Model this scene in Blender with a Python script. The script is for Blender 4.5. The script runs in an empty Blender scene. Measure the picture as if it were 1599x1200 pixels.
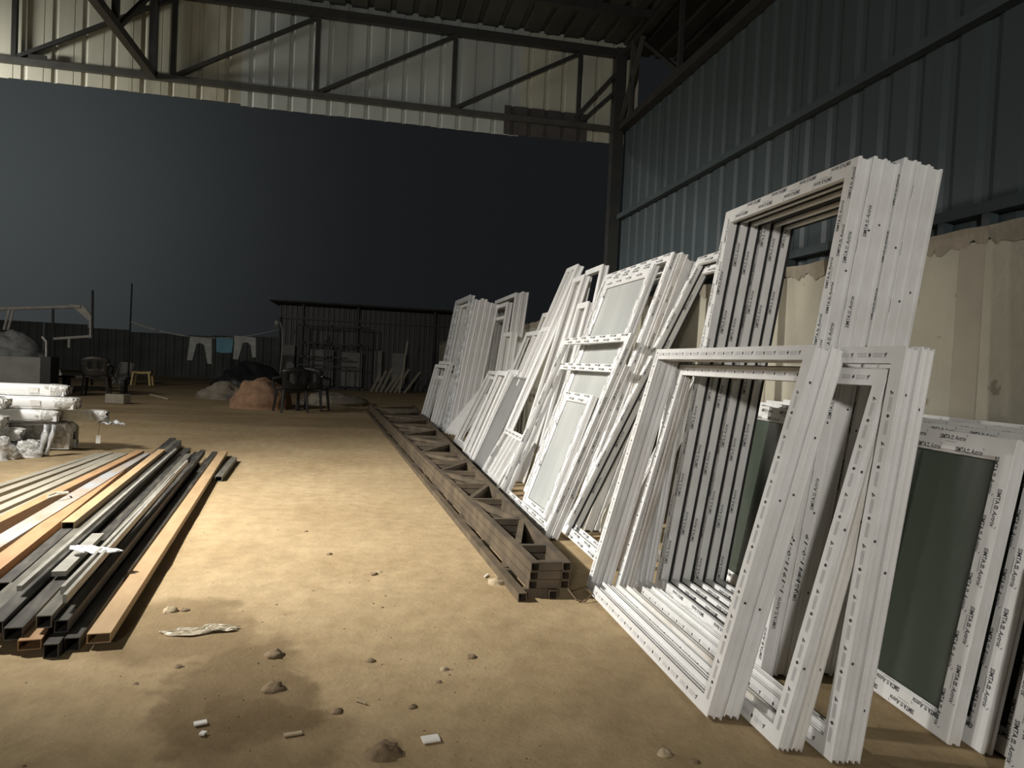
import bpy, math, random
from mathutils import Vector, Matrix, noise
random.seed(7)
S = bpy.context.scene
COL = S.collection
R = math.radians

# ------------------------------------------------------------------ camera
F_PX, YAW, PITCH, ROLL, EYE = 1121.65, R(11.387), R(-1.559), R(2.651), 1.1
fw = Vector((math.sin(YAW) * math.cos(PITCH), math.cos(YAW) * math.cos(PITCH), math.sin(PITCH)))
rt = Vector((math.cos(YAW), -math.sin(YAW), 0))
up = rt.cross(fw)
rt2 = rt * math.cos(ROLL) + up * math.sin(ROLL)
up2 = -rt * math.sin(ROLL) + up * math.cos(ROLL)
cam = bpy.data.cameras.new('camera')
cam.sensor_width = 36
cam.lens = F_PX / 1599 * 36
cam.clip_start = .05
cam.clip_end = 300
co = bpy.data.objects.new('camera', cam)
COL.objects.link(co)
m = Matrix((rt2, up2, -fw)).transposed().to_4x4()
m.translation = Vector((0, 0, EYE))
co.matrix_world = m
S.camera = co

# ------------------------------------------------------------------ view, world, lamps
S.view_settings.view_transform = 'Standard'
S.view_settings.look = 'None'
S.view_settings.gamma = 1
S.view_settings.exposure = 0
S.view_settings.use_curve_mapping = False

W = bpy.data.worlds.new('night_sky')
S.world = W
W.use_nodes = True
nt = W.node_tree
nt.nodes.clear()
wo = nt.nodes.new('ShaderNodeOutputWorld')
wb = nt.nodes.new('ShaderNodeBackground')
tc = nt.nodes.new('ShaderNodeTexCoord')
dt = nt.nodes.new('ShaderNodeVectorMath'); dt.operation = 'DOT_PRODUCT'
gd = Vector((-.47, .86, .17)).normalized()          # haze glow painted into the sky, low on the left
dt.inputs[1].default_value = gd
cl = nt.nodes.new('ShaderNodeMath'); cl.operation = 'MAXIMUM'; cl.inputs[1].default_value = 0
pw = nt.nodes.new('ShaderNodeMath'); pw.operation = 'POWER'; pw.inputs[1].default_value = 26
mx = nt.nodes.new('ShaderNodeMix'); mx.data_type = 'RGBA'
mx.inputs[6].default_value = (.0085, .0092, .0102, 1)
mx.inputs[7].default_value = (.056, .064, .064, 1)
L = nt.links.new
L(tc.outputs['Generated'], dt.inputs[0]); L(dt.outputs['Value'], cl.inputs[0]); L(cl.outputs[0], pw.inputs[0])
L(pw.outputs[0], mx.inputs[0]); L(mx.outputs[2], wb.inputs[0]); L(wb.outputs[0], wo.inputs[0])


def area(name, loc, aim, power, size, col, spread=180):
    l = bpy.data.lights.new(name, 'AREA')
    l.energy = power; l.size = size; l.color = col; l.shape = 'SQUARE'; l.spread = R(spread)
    o = bpy.data.objects.new(name, l)
    COL.objects.link(o)
    o.location = loc
    o.rotation_euler = (Vector(aim) - Vector(loc)).to_track_quat('-Z', 'Y').to_euler()
    return o


def spot(name, loc, aim, power, cone, col, radius=.1):
    l = bpy.data.lights.new(name, 'SPOT')
    l.energy = power; l.spot_size = R(cone); l.spot_blend = 1; l.color = col; l.shadow_soft_size = radius
    o = bpy.data.objects.new(name, l)
    COL.objects.link(o)
    o.location = loc
    o.rotation_euler = (Vector(aim) - Vector(loc)).to_track_quat('-Z', 'Y').to_euler()
    return o


spot('floodlight', (-3.5, 3.9, 3.3), (-.25, 5.2, 0), 2350, 88, (1, .965, .90))            # floodlight on the left side of the shed
area('added_fill', (-4.4, 5.9, 3.0), (-3.0, 7.7, .6), 150, .5, (1, .97, .92))            # added unseen fill that brightens the left fascia and the bundles
area('shed_lamp', (-1.5, -3.2, 2.2), (1.5, 3.0, 1.75), 38, .25, (1, .96, .90), 80)       # lamp behind the photographer
area('yard_lamp', (-9.5, 9.0, 4.5), (-2, 17, 0), 260, .3, (1, .96, .88))                 # lamp out in the yard, left


# ------------------------------------------------------------------ materials
def mat(name, c1, c2=None, scale=8, rough=.6, bump=0, metal=0, detail=6, stretch=None, spec=.5, contrast=None, bscale=None):
    m = bpy.data.materials.new(name)
    m.use_nodes = True
    t = m.node_tree
    b = t.nodes['Principled BSDF']
    b.inputs['Roughness'].default_value = rough
    b.inputs['Metallic'].default_value = metal
    b.inputs['Specular IOR Level'].default_value = spec
    if c2 is None:
        b.inputs['Base Color'].default_value = (*c1, 1)
        if not bump:
            return m
    tcn = t.nodes.new('ShaderNodeTexCoord')
    src = tcn.outputs['Object']
    if stretch:
        mp = t.nodes.new('ShaderNodeMapping')
        mp.inputs['Scale'].default_value = stretch
        t.links.new(src, mp.inputs[0]); src = mp.outputs[0]
    n = t.nodes.new('ShaderNodeTexNoise')
    n.inputs['Scale'].default_value = scale
    n.inputs['Detail'].default_value = detail
    t.links.new(src, n.inputs['Vector'])
    if c2 is not None:
        r = t.nodes.new('ShaderNodeValToRGB')
        lo, hi = contrast or (.35, .65)
        r.color_ramp.elements[0].position = lo
        r.color_ramp.elements[1].position = hi
        r.color_ramp.elements[0].color = (*c1, 1)
        r.color_ramp.elements[1].color = (*c2, 1)
        t.links.new(n.outputs['Fac'], r.inputs[0])
        t.links.new(r.outputs[0], b.inputs['Base Color'])
    if bump:
        n2 = n
        if bscale:
            n2 = t.nodes.new('ShaderNodeTexNoise')
            n2.inputs['Scale'].default_value = bscale
            n2.inputs['Detail'].default_value = 8
            t.links.new(src, n2.inputs['Vector'])
        bp = t.nodes.new('ShaderNodeBump')
        bp.inputs['Strength'].default_value = bump
        bp.inputs['Distance'].default_value = .02
        t.links.new(n2.outputs['Fac'], bp.inputs['Height'])
        t.links.new(bp.outputs[0], b.inputs['Normal'])
    return m


M = {}
M['pvc'] = mat('white_pvc', (.78, .78, .77), (.72, .71, .69), 5, .35)
M['pvc_film'] = mat('pvc_with_film', (.75, .75, .74), (.68, .67, .65), 9, .28)
M['pvc_dirty'] = mat('dusty_pvc', (.70, .68, .64), (.40, .33, .25), 3.2, .55, contrast=(.48, .78))
M['wrap'] = mat('clear_film_wrap', (.74, .75, .75), (.40, .41, .42), 14, .12, bump=.6, bscale=30)
M['gasket'] = mat('black_rubber', (.012, .012, .012), rough=.7)
M['ink'] = mat('black_ink', (.045, .045, .05), rough=.7)
M['inkgrey'] = mat('grey_ink', (.30, .30, .32), rough=.7)
M['glass_matt'] = mat('film_covered_glass', (.44, .45, .43), (.34, .35, .34), 3, .4, stretch=(1, 1, .25))
M['panel'] = mat('grey_board', (.20, .20, .195), (.18, .18, .175), 4, .8)
M['blue'] = mat('blue_grey_steel_sheet', (.038, .052, .056), (.031, .043, .047), 2.5, .5, stretch=(1, 1, .2))
M['cream'] = mat('cream_steel_sheet', (.40, .395, .315), (.33, .325, .26), 3, .5, stretch=(1.5, 1.5, .25))
M['grey_sheet'] = mat('off_white_steel_sheet', (.37, .40, .38), (.30, .325, .305), 3, .45, stretch=(1.5, 1.5, .25))
M['dirty_cream'] = mat('stained_cream_sheet', (.36, .355, .27), (.25, .245, .19), 5, .55, stretch=(2, 2, .4))
M['roof'] = mat('dull_roof_sheet', (.04, .042, .036), (.024, .026, .022), 2, .55, stretch=(1, .3, 1))
M['dark_sheet'] = mat('dark_patch_sheet', (.035, .032, .03), (.05, .045, .04), 5, .7)
M['steel'] = mat('dark_painted_steel', (.012, .013, .0115), (.02, .02, .017), 12, .55)
M['steel_grey'] = mat('grey_painted_steel', (.045, .045, .037), (.028, .028, .024), 9, .55)
M['beam'] = mat('dusty_brown_steel', (.125, .094, .06), (.065, .05, .034), 7, .6)
M['black_steel'] = mat('black_mill_steel', (.036, .033, .029), (.10, .092, .076), 9, .5, stretch=(4, .6, 4), contrast=(.4, .75))
M['grey_steel'] = mat('grey_mill_steel', (.16, .15, .122), (.09, .085, .07), 10, .45, stretch=(4, .6, 4))
M['pale_steel'] = mat('pale_steel_strip', (.33, .32, .28), (.25, .24, .21), 10, .4)
M['rust'] = mat('rusty_steel', (.37, .215, .105), (.28, .165, .08), 6, .65, stretch=(3, .8, 3))
M['tan_rust'] = mat('tan_primer_steel', (.42, .29, .16), (.35, .235, .125), 6, .6, stretch=(3, .7, 3))
M['blue_rust'] = mat('blue_stained_rusty_steel', (.32, .235, .16), (.30, .32, .33), 4.5, .5, stretch=(2, .6, 2))
M['strip'] = mat('dusty_grey_strip', (.36, .33, .26), (.28, .255, .20), 6, .6, stretch=(4, .6, 4))
M['inside'] = mat('dark_tube_inside', (.02, .019, .018), rough=.8)
M['mortar'] = mat('grey_mortar', (.26, .225, .17), (.20, .175, .13), 12, .9, bump=.5)
M['post'] = mat('precast_post', (.29, .265, .205), (.25, .23, .18), 5, .85, bump=.2)
M['bundle'] = mat('white_wrapped_profiles', (.90, .90, .88), (.84, .84, .82), 6, .25)
M['bundle_end'] = mat('crumpled_wrap', (.70, .69, .65), (.38, .37, .34), 24, .25, bump=.8)
M['tarp'] = mat('grey_tarpaulin', (.22, .22, .21), (.12, .125, .12), 5, .6, bump=.6)
M['cloth_pale'] = mat('pale_cloth', (.38, .36, .32), (.28, .27, .24), 9, .9)
M['cloth_grey'] = mat('grey_cloth', (.40, .40, .37), (.30, .30, .28), 6, .9)
M['cloth_blue'] = mat('blue_cloth', (.14, .30, .38), (.11, .24, .31), 6, .9)
M['cloth_cream'] = mat('cream_sack', (.66, .62, .50), (.55, .52, .42), 8, .8)
M['plastic_black'] = mat('black_plastic', (.016, .016, .016), rough=.4)
M['plastic_brown'] = mat('dark_brown_plastic', (.03, .027, .024), rough=.45)
M['plastic_yellow'] = mat('yellow_plastic', (.52, .37, .13), rough=.45)
M['sand_orange'] = mat('orange_sand', (.31, .185, .11), (.24, .14, .08), 9, .95, bump=.6)
M['sand_grey'] = mat('grey_rubble', (.26, .22, .17), (.17, .15, .12), 7, .95, bump=.9)
M['black_heap'] = mat('black_plastic_sheet', (.013, .013, .014), (.022, .022, .023), 5, .5, bump=.6)
M['concrete_block'] = mat('concrete_block', (.30, .27, .21), (.24, .215, .165), 9, .9)
M['pale_block'] = mat('pale_block', (.44, .39, .27), (.36, .32, .22), 9, .9)
M['shed'] = mat('dark_tin_sheet', (.060, .058, .058), (.04, .039, .039), 3, .5, stretch=(2, 2, .3))
M['shed_panel'] = mat('dull_grey_board', (.19, .19, .175), (.14, .14, .13), 3, .7)
M['fence'] = mat('dim_fence_sheet', (.13, .14, .13), (.09, .098, .09), 1.2, .8)
M['clod'] = mat('dry_soil_clod', (.23, .165, .095), (.15, .105, .06), 25, .95, bump=.7)
M['clod_pale'] = mat('pale_stone', (.42, .34, .22), (.34, .27, .17), 18, .95, bump=.5)
M['paper'] = mat('white_scrap', (.80, .79, .75), (.70, .68, .62), 12, .7)
M['plastic_clear'] = mat('thin_clear_plastic', (.50, .43, .31), (.60, .54, .42), 22, .2, bump=.5)
M['plastic_white'] = mat('shiny_white_film', (.80, .82, .82), (.62, .65, .66), 30, .15, bump=.6)
M['cable'] = mat('brown_wire', (.12, .075, .035), rough=.6)


def concrete_mat():
    m = mat('cement_render', (.37, .345, .27), (.30, .28, .22), 2.2, .85, bump=.25, bscale=22)
    t = m.node_tree
    b = t.nodes['Principled BSDF']
    base = b.inputs['Base Color'].links[0].from_socket
    tcn = t.nodes.new('ShaderNodeTexCoord')
    v = t.nodes.new('ShaderNodeTexNoise'); v.inputs['Scale'].default_value = 9; v.inputs['Detail'].default_value = 3
    t.links.new(tcn.outputs['Object'], v.inputs['Vector'])
    r = t.nodes.new('ShaderNodeValToRGB')
    r.color_ramp.elements[0].position = .70; r.color_ramp.elements[1].position = .74
    t.links.new(v.outputs['Fac'], r.inputs[0])
    mm = t.nodes.new('ShaderNodeMix'); mm.data_type = 'RGBA'
    mm.inputs[7].default_value = (.19, .165, .12, 1)
    t.links.new(r.outputs[0], mm.inputs[0]); t.links.new(base, mm.inputs[6])
    t.links.new(mm.outputs[2], b.inputs['Base Color'])
    return m


M['concrete'] = concrete_mat()


def glass_mat():
    m = bpy.data.materials.new('green_tinted_glass')
    m.use_nodes = True
    b = m.node_tree.nodes['Principled BSDF']
    b.inputs['Base Color'].default_value = (.055, .068, .052, 1)
    b.inputs['Roughness'].default_value = .12
    b.inputs['Specular IOR Level'].default_value = .6
    b.inputs['Alpha'].default_value = .9
    return m


M['glass'] = glass_mat()


def soil_mat():
    m = bpy.data.materials.new('trodden_sandy_soil')
    m.use_nodes = True
    t = m.node_tree
    b = t.nodes['Principled BSDF']
    b.inputs['Roughness'].default_value = .95
    b.inputs['Specular IOR Level'].default_value = .15
    tcn = t.nodes.new('ShaderNodeTexCoord')

    def nz(scale, det=6, ro=.6):
        n = t.nodes.new('ShaderNodeTexNoise')
        n.inputs['Scale'].default_value = scale; n.inputs['Detail'].default_value = det; n.inputs['Roughness'].default_value = ro
        t.links.new(tcn.outputs['Object'], n.inputs['Vector'])
        return n
    n1 = nz(1.1); n2 = nz(9, 8); n3 = nz(60, 6)
    r = t.nodes.new('ShaderNodeValToRGB')
    r.color_ramp.elements[0].position = .3; r.color_ramp.elements[1].position = .7
    r.color_ramp.elements[0].color = (.335, .245, .135, 1); r.color_ramp.elements[1].color = (.445, .34, .20, 1)
    t.links.new(n1.outputs['Fac'], r.inputs[0])
    # fine grain
    r2 = t.nodes.new('ShaderNodeValToRGB')
    r2.color_ramp.elements[0].position = .28; r2.color_ramp.elements[1].position = .62
    r2.color_ramp.elements[0].color = (.62, .60, .57, 1); r2.color_ramp.elements[1].color = (1, 1, 1, 1)
    t.links.new(n2.outputs['Fac'], r2.inputs[0])
    mu = t.nodes.new('ShaderNodeMix'); mu.data_type = 'RGBA'; mu.blend_type = 'MULTIPLY'; mu.inputs[0].default_value = .6
    t.links.new(r.outputs[0], mu.inputs[6]); t.links.new(r2.outputs[0], mu.inputs[7])
    # darker brown patches on the soil (each a warped round patch)
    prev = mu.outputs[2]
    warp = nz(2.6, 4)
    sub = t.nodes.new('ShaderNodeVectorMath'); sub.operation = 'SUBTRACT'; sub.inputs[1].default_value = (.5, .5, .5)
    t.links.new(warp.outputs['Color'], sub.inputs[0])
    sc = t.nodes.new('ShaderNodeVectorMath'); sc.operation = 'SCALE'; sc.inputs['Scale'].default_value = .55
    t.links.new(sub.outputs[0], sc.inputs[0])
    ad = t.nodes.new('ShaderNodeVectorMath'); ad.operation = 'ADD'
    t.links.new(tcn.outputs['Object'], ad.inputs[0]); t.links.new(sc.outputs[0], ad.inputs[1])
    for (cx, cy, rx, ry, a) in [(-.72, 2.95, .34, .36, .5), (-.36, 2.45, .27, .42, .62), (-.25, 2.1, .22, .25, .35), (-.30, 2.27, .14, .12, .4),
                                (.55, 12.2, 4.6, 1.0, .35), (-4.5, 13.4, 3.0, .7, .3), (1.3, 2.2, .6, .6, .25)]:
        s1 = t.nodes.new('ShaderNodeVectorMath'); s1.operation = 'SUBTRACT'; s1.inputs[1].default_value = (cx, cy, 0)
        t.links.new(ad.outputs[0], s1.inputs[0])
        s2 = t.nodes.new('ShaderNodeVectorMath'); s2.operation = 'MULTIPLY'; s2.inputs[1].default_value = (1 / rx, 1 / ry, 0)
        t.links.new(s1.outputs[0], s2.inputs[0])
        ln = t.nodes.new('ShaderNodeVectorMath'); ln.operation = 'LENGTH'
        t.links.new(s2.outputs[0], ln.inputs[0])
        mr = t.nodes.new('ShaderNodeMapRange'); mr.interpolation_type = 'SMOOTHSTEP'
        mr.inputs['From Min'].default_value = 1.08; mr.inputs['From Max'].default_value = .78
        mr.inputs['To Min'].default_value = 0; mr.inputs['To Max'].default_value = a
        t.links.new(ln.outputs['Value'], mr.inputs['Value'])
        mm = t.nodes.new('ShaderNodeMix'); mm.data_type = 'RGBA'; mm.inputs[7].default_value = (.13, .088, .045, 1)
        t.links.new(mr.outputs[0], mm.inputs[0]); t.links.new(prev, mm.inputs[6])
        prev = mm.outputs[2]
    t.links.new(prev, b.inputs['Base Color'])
    a1 = t.nodes.new('ShaderNodeMath'); a1.operation = 'MULTIPLY_ADD'; a1.inputs[1].default_value = .25
    t.links.new(n3.outputs['Fac'], a1.inputs[0]); t.links.new(n2.outputs['Fac'], a1.inputs[2])
    bp = t.nodes.new('ShaderNodeBump'); bp.inputs['Strength'].default_value = .4; bp.inputs['Distance'].default_value = .025
    t.links.new(a1.outputs[0], bp.inputs['Height']); t.links.new(bp.outputs[0], b.inputs['Normal'])
    return m


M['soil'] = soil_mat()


# ------------------------------------------------------------------ builders
class MB:
    def __init__(self):
        self.v = []; self.f = []

    def box(self, a, b):
        (x0, y0, z0), (x1, y1, z1) = a, b
        n = len(self.v)
        self.v += [(x0, y0, z0), (x1, y0, z0), (x1, y1, z0), (x0, y1, z0), (x0, y0, z1), (x1, y0, z1), (x1, y1, z1), (x0, y1, z1)]
        self.f += [tuple(n + i for i in q) for q in ((0, 3, 2, 1), (4, 5, 6, 7), (0, 1, 5, 4), (1, 2, 6, 5), (2, 3, 7, 6), (3, 0, 4, 7))]
        return self

    def bar(self, p, q, w, h=None, hint=(0, 0, 1)):
        """square bar between two points"""
        h = h or w
        p, q = Vector(p), Vector(q)
        d = (q - p).normalized()
        hv = Vector(hint)
        if abs(d.dot(hv)) > .98:
            hv = Vector((1, 0, 0))
        s = d.cross(hv).normalized(); u = s.cross(d)
        n = len(self.v)
        for c in (p, q):
            for a, b in ((-1, -1), (1, -1), (1, 1), (-1, 1)):
                self.v.append(tuple(c + s * a * w / 2 + u * b * h / 2))
        self.f += [tuple(n + i for i in f) for f in ((0, 1, 2, 3), (7, 6, 5, 4), (0, 4, 5, 1), (1, 5, 6, 2), (2, 6, 7, 3), (3, 7, 4, 0))]
        return self

    def tube(self, pts, rad, seg=8, closed_ends=True):
        pts = [Vector(p) for p in pts]
        rads = rad if isinstance(rad, (list, tuple)) else [rad] * len(pts)
        n0 = len(self.v)
        for i, p in enumerate(pts):
            d = (pts[min(i + 1, len(pts) - 1)] - pts[max(i - 1, 0)]).normalized()
            h = Vector((0, 0, 1)) if abs(d.z) < .95 else Vector((1, 0, 0))
            s = d.cross(h).normalized(); u = s.cross(d)
            for k in range(seg):
                a = 2 * math.pi * k / seg
                self.v.append(tuple(p + (s * math.cos(a) + u * math.sin(a)) * rads[i]))
        for i in range(len(pts) - 1):
            for k in range(seg):
                a = n0 + i * seg + k; b = n0 + i * seg + (k + 1) % seg
                self.f.append((a, b, b + seg, a + seg))
        if closed_ends:
            self.f.append(tuple(n0 + k for k in reversed(range(seg))))
            e = n0 + (len(pts) - 1) * seg
            self.f.append(tuple(e + k for k in range(seg)))
        return self

    def prism(self, poly, axis_pts):
        """extrude polygon (list of 3D points) by vector"""
        n = len(self.v); k = len(poly)
        self.v += [tuple(p) for p in poly] + [tuple(Vector(p) + Vector(axis_pts)) for p in poly]
        self.f.append(tuple(n + i for i in reversed(range(k))))
        self.f.append(tuple(n + k + i for i in range(k)))
        for i in range(k):
            j = (i + 1) % k
            self.f.append((n + i, n + j, n + k + j, n + k + i))
        return self

    def mesh(self, name, smooth=False):
        me = bpy.data.meshes.new(name)
        me.from_pydata(self.v, [], self.f)
        if smooth:
            me.polygons.foreach_set('use_smooth', [True] * len(me.polygons))
        me.update()
        return me


def obj(name, mesh, material=None, parent=None, matrix=None, loc=None):
    if isinstance(mesh, MB):
        mesh = mesh.mesh(name)
    o = bpy.data.objects.new(name, mesh)
    COL.objects.link(o)
    if material is not None and mesh is not None:
        mm = M[material] if isinstance(material, str) else material
        if not mesh.materials:
            mesh.materials.append(mm)
        elif mesh.materials[0] is not mm:
            o.material_slots[0].link = 'OBJECT'
            o.material_slots[0].material = mm
    if parent is not None:
        o.parent = parent
    if matrix is not None:
        o.matrix_local = matrix
    if loc is not None:
        o.location = loc
    return o


def tag(o, label=None, cat=None, group=None, kind=None):
    if label: o['label'] = label
    if cat: o['category'] = cat
    if group: o['group'] = group
    if kind: o['kind'] = kind
    return o


def thing(name, label, cat, matrix=None, loc=None, group=None):
    o = bpy.data.objects.new(name, None)
    o.empty_display_size = .1
    COL.objects.link(o)
    if matrix is not None:
        o.matrix_world = matrix
    if loc is not None:
        o.location = loc
    return tag(o, label, cat, group)


def structure(name, mb=None, material=None, label=None):
    o = obj(name, mb, material) if mb is not None else bpy.data.objects.new(name, None)
    if mb is None:
        COL.objects.link(o)
    o['kind'] = 'structure'
    if label: o['label'] = label
    return o


ORD = ['front', 'second', 'third', 'fourth', 'fifth', 'sixth', 'seventh']

# ------------------------------------------------------------------ setting
WX = 2.30          # inner face of the right wall
YF = 6.75          # plane of the end fascia
# floor: gently uneven near part, flat beyond
mb = MB()
xs = [-16 + i * 1.0 for i in range(9)] + [-7.5 + i * .25 for i in range(40)] + [2.5 + i * 1.0 for i in range(12)]
ys = [-6, -4, -2, -1] + [-.5 + i * .2 for i in range(70)] + [13.5 + i * 1.2 for i in range(30)]
for y in ys:
    for x in xs:
        z = 0
        if x < .6 and y < 40:
            z = .016 * noise.noise(Vector((x * .9, y * .9, 3))) + .006 * noise.noise(Vector((x * 4, y * 4, 9)))
            if -3 < x < -.8 and 2.4 < y < 9: z = min(z, 0)
            z *= min(1, (0.6 - x) * 2)
        mb.v.append((x, y, z))
nx = len(xs)
for j in range(len(ys) - 1):
    for i in range(nx - 1):
        a = j * nx + i
        mb.f.append((a, a + 1, a + 1 + nx, a + nx))


def ground_z(x, y):
    if x >= .6: return 0
    z = .016 * noise.noise(Vector((x * .9, y * .9, 3))) + .006 * noise.noise(Vector((x * 4, y * 4, 9)))
    if -3 < x < -.8 and 2.4 < y < 9: z = min(z, 0)
    return z * min(1, (0.6 - x) * 2)


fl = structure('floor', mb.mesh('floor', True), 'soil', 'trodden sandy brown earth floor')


def sheet_mesh(width, length, pitch, rib=.028, top=.035, base=.065, thick=.0):
    """trapezoid-ribbed sheet: x across, z up the length, ribs towards +y"""
    mb = MB()
    n = max(1, int(round(width / pitch)))
    pitch = width / n
    pr = []
    for i in range(n):
        o = i * pitch
        mid = o + pitch * .5
        pr += [(o, 0), (mid - base / 2, 0), (mid - top / 2, rib), (mid + top / 2, rib), (mid + base / 2, 0)]
        if pitch > .22:
            pr.insert(-4, (o + pitch * .12, 0)); pr.insert(-4, (o + pitch * .14, .005)); pr.insert(-4, (o + pitch * .16, 0))
    pr.append((width, 0))
    for (x, y) in pr:
        mb.v += [(x, y, 0), (x, y, length), (x, y + .002, 0), (x, y + .002, length)]
    for i in range(len(pr) - 1):
        a = i * 4; b = a + 4
        mb.f += [(a, b, b + 1, a + 1), (a + 2, a + 3, b + 3, b + 2), (a, a + 2, b + 2, b), (a + 1, b + 1, b + 3, a + 3)]
    return mb.mesh('sheet')


# right wall: concrete boundary wall below, blue-grey sheeting above
wall = structure('wall_right', MB().box((WX, -5, 0), (WX + .16, 24, 1.66)), 'concrete', 'cement rendered boundary wall')
for y in (.9, 2.42, 3.92, 5.5, 7.1, 8.7):
    obj('pier', MB().box((WX - .004, y - .06, 0), (WX + .01, y + .06, 1.65)), 'post', wall)
# ragged mortar capping along the wall top
mb = MB()
Nn = 1600
for i in range(Nn + 1):
    y = -5 + 29 * i / Nn
    e = 1.642 + .035 * noise.noise(Vector((y * 3.1, 0, 1))) + .04 * noise.noise(Vector((y * 11, 4, 1))) + .03 * noise.noise(Vector((y * 37, 2, 1)))
    t = 1.715 + .012 * noise.noise(Vector((y * 5, 7, 2)))
    mb.v += [(WX - .005, y, e), (WX - .012, y, t), (WX + .17, y, t)]
for i in range(Nn):
    a = i * 3
    mb.f += [(a, a + 3, a + 4, a + 1), (a + 1, a + 4, a + 5, a + 2)]
obj('mortar_capping', mb, 'mortar', wall)
clad = structure('wall_right_cladding', None, None, 'blue-grey ribbed steel sheeting above the boundary wall')
sm = sheet_mesh(1.0, 1.80, .2, rib=.009, top=.03, base=.09)
rot = Matrix(((0, 1, 0, 0), (1, 0, 0, 0), (0, 0, 1, 0), (0, 0, 0, 1)))   # sheet x -> world y, ribs -> +x (away from room)
for i in range(12):
    y0 = YF - (i + 1) * 1.0
    mm = Matrix.Translation((WX + .06 + (.003 if i % 2 else 0), y0, 1.68)) @ rot
    obj('sheet', sm, 'blue', clad, mm)
for n_, z in (('girt', 1.79), ('girt', 2.575)):
    g_ = tag(obj('wall_girt', MB().box((WX + .005, -5, z - .022), (WX + .055, YF, z + .022)), 'blue'),
             'dark steel rail halfway up the blue sheeting' if z > 2 else 'blue-grey steel rail just above the cement wall', 'rail')
tag(obj('eave_tube', MB().box((WX - .02, -5, 3.405), (WX + .055, YF + .03, 3.47)), 'steel'), 'dark steel eave tube along the top of the blue sheeting', 'tube')
for i, y in enumerate((2.38, 2.6, 3.72, 3.95)):
    tag(obj('wall_cleat', MB().box((WX + .01, y - .018, 1.70), (WX + .05, y + .018, 1.768))  , 'blue'),
        ['small steel cleat under the low rail, rightmost', 'small steel cleat under the low rail, second from the right', 'small steel cleat seen through the tall frame, right one', 'small steel cleat seen through the tall frame, left one'][i], 'cleat')
# column and knee braces at the far corner
c = thing('corner_column', 'dark steel column at the far end of the blue wall', 'column', loc=(WX - .02, YF - .01, 0))
obj('shaft', MB().box((-.05, -.05, 0), (.05, .05, 4.2)), 'steel', c)
obj('base_plate', MB().box((-.09, -.09, 0), (.09, .09, .012)), 'steel', c)
obj('knee_brace', MB().bar((.02, -.05, 3.50), (.02, -.55, 4.1), .035), 'steel_grey', c)
obj('cleat', MB().bar((.02, -.3, 3.45), (.02, -.3, 4.15), .035), 'steel_grey', c)
obj('strut', MB().bar((-.05, 0, 3.95), (-.42, 0, 3.5), .035), 'steel', c)
et = thing('eave_truss', 'dark lattice between blue wall top and roof', 'truss', loc=(WX + .02, 0, 0))
obj('chord', MB().box((-.03, -5, 4.12), (.03, YF, 4.18)), 'steel', et)
yy = 5.4
while yy > -3:
    obj('post', MB().bar((0, yy, 3.46), (0, yy, 4.13), .035), 'steel', et)
    obj('brace', MB().bar((0, yy, 3.48), (0, yy + .9, 4.12), .03), 'steel', et)
    yy -= 1.3

# end fascia of ribbed sheets
fas = structure('wall_end', None, None, 'ribbed sheet fascia above the open end of the shed')


def fascia(x0, x1, z0, z1, pitch, material):
    me = sheet_mesh(x1 - x0, z1 - z0, pitch, rib=.013, top=.016, base=.05)
    obj('sheet', me, material, fas, Matrix.Translation((x0, YF + .05, z0)))


for k in range(6):
    fascia(-6.72 + k * .92, -5.80 + k * .92, 3.30 + random.uniform(-.006, .006), 4.3, .222, 'cream' if k != 5 else 'dirty_cream')
for k, xx in enumerate((-1.20, -.36, .48)):
    fascia(xx, xx + .84, 3.285 + random.uniform(-.004, .004), 4.3, .168, 'grey_sheet')
fascia(1.32, 2.5, 3.31, 4.3, .168, 'cream')
pt = tag(obj('dark_patch_panel', sheet_mesh(.82, .27, .164, rib=.02, top=.02, base=.04), 'dark_sheet'), 'dark sheet offcut fixed to the fascia near the corner', 'panel')
pt.location = (1.17, YF + .028, 3.285)

tr = thing('fascia_truss', 'dark steel lattice truss in front of the fascia', 'truss', loc=(0, YF, 0))
obj('bottom_chord', MB().box((-7, -.025, 3.405), (2.3, .025, 3.455)), 'steel_grey', tr)
obj('top_chord', MB().box((-7, -.03, 4.125), (2.3, .03, 4.20)), 'steel', tr)
PX = [-6.6, -5.4, -4.2, -2.98, -1.75, -.555, .675, 1.885]
for i, x in enumerate(PX):
    obj('post', MB().bar((x, 0, 3.45), (x, 0, 4.13), .038), 'steel', tr)
    if i + 1 < len(PX):
        obj('diagonal', MB().bar((x + .02, .0, 3.46), (PX[i + 1] - .02, 0, 4.11), .032), 'steel', tr)
obj('diagonal', MB().bar((1.91, 0, 3.46), (2.29, 0, 3.84), .032), 'steel', tr)
obj('gusset', MB().box((-2.86, -.04, 3.45), (-2.72, -.03, 3.485)), 'steel', tr)
# lattice rafter running towards the viewer
rf = thing('rafter_truss', 'dark rafter truss running from the fascia towards the viewer', 'truss', loc=(-1.90, YF, 0))
obj('bottom_chord', MB().box((-.03, -11, 3.40), (.03, -.03, 3.46)), 'steel', rf)
obj('top_chord', MB().box((-.03, -11, 4.12), (.03, -.03, 4.18)), 'steel', rf)
for y in (0, -.92, -2.2, -3.5, -4.8):
    obj('post', MB().bar((0, y - .05, 3.43), (0, y - .05, 4.15), .06 if y == 0 else .045), 'steel', rf)
    obj('diagonal', MB().bar((0, y - .92, 3.44), (0, y - .08, 4.12), .035), 'steel', rf)

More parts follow.
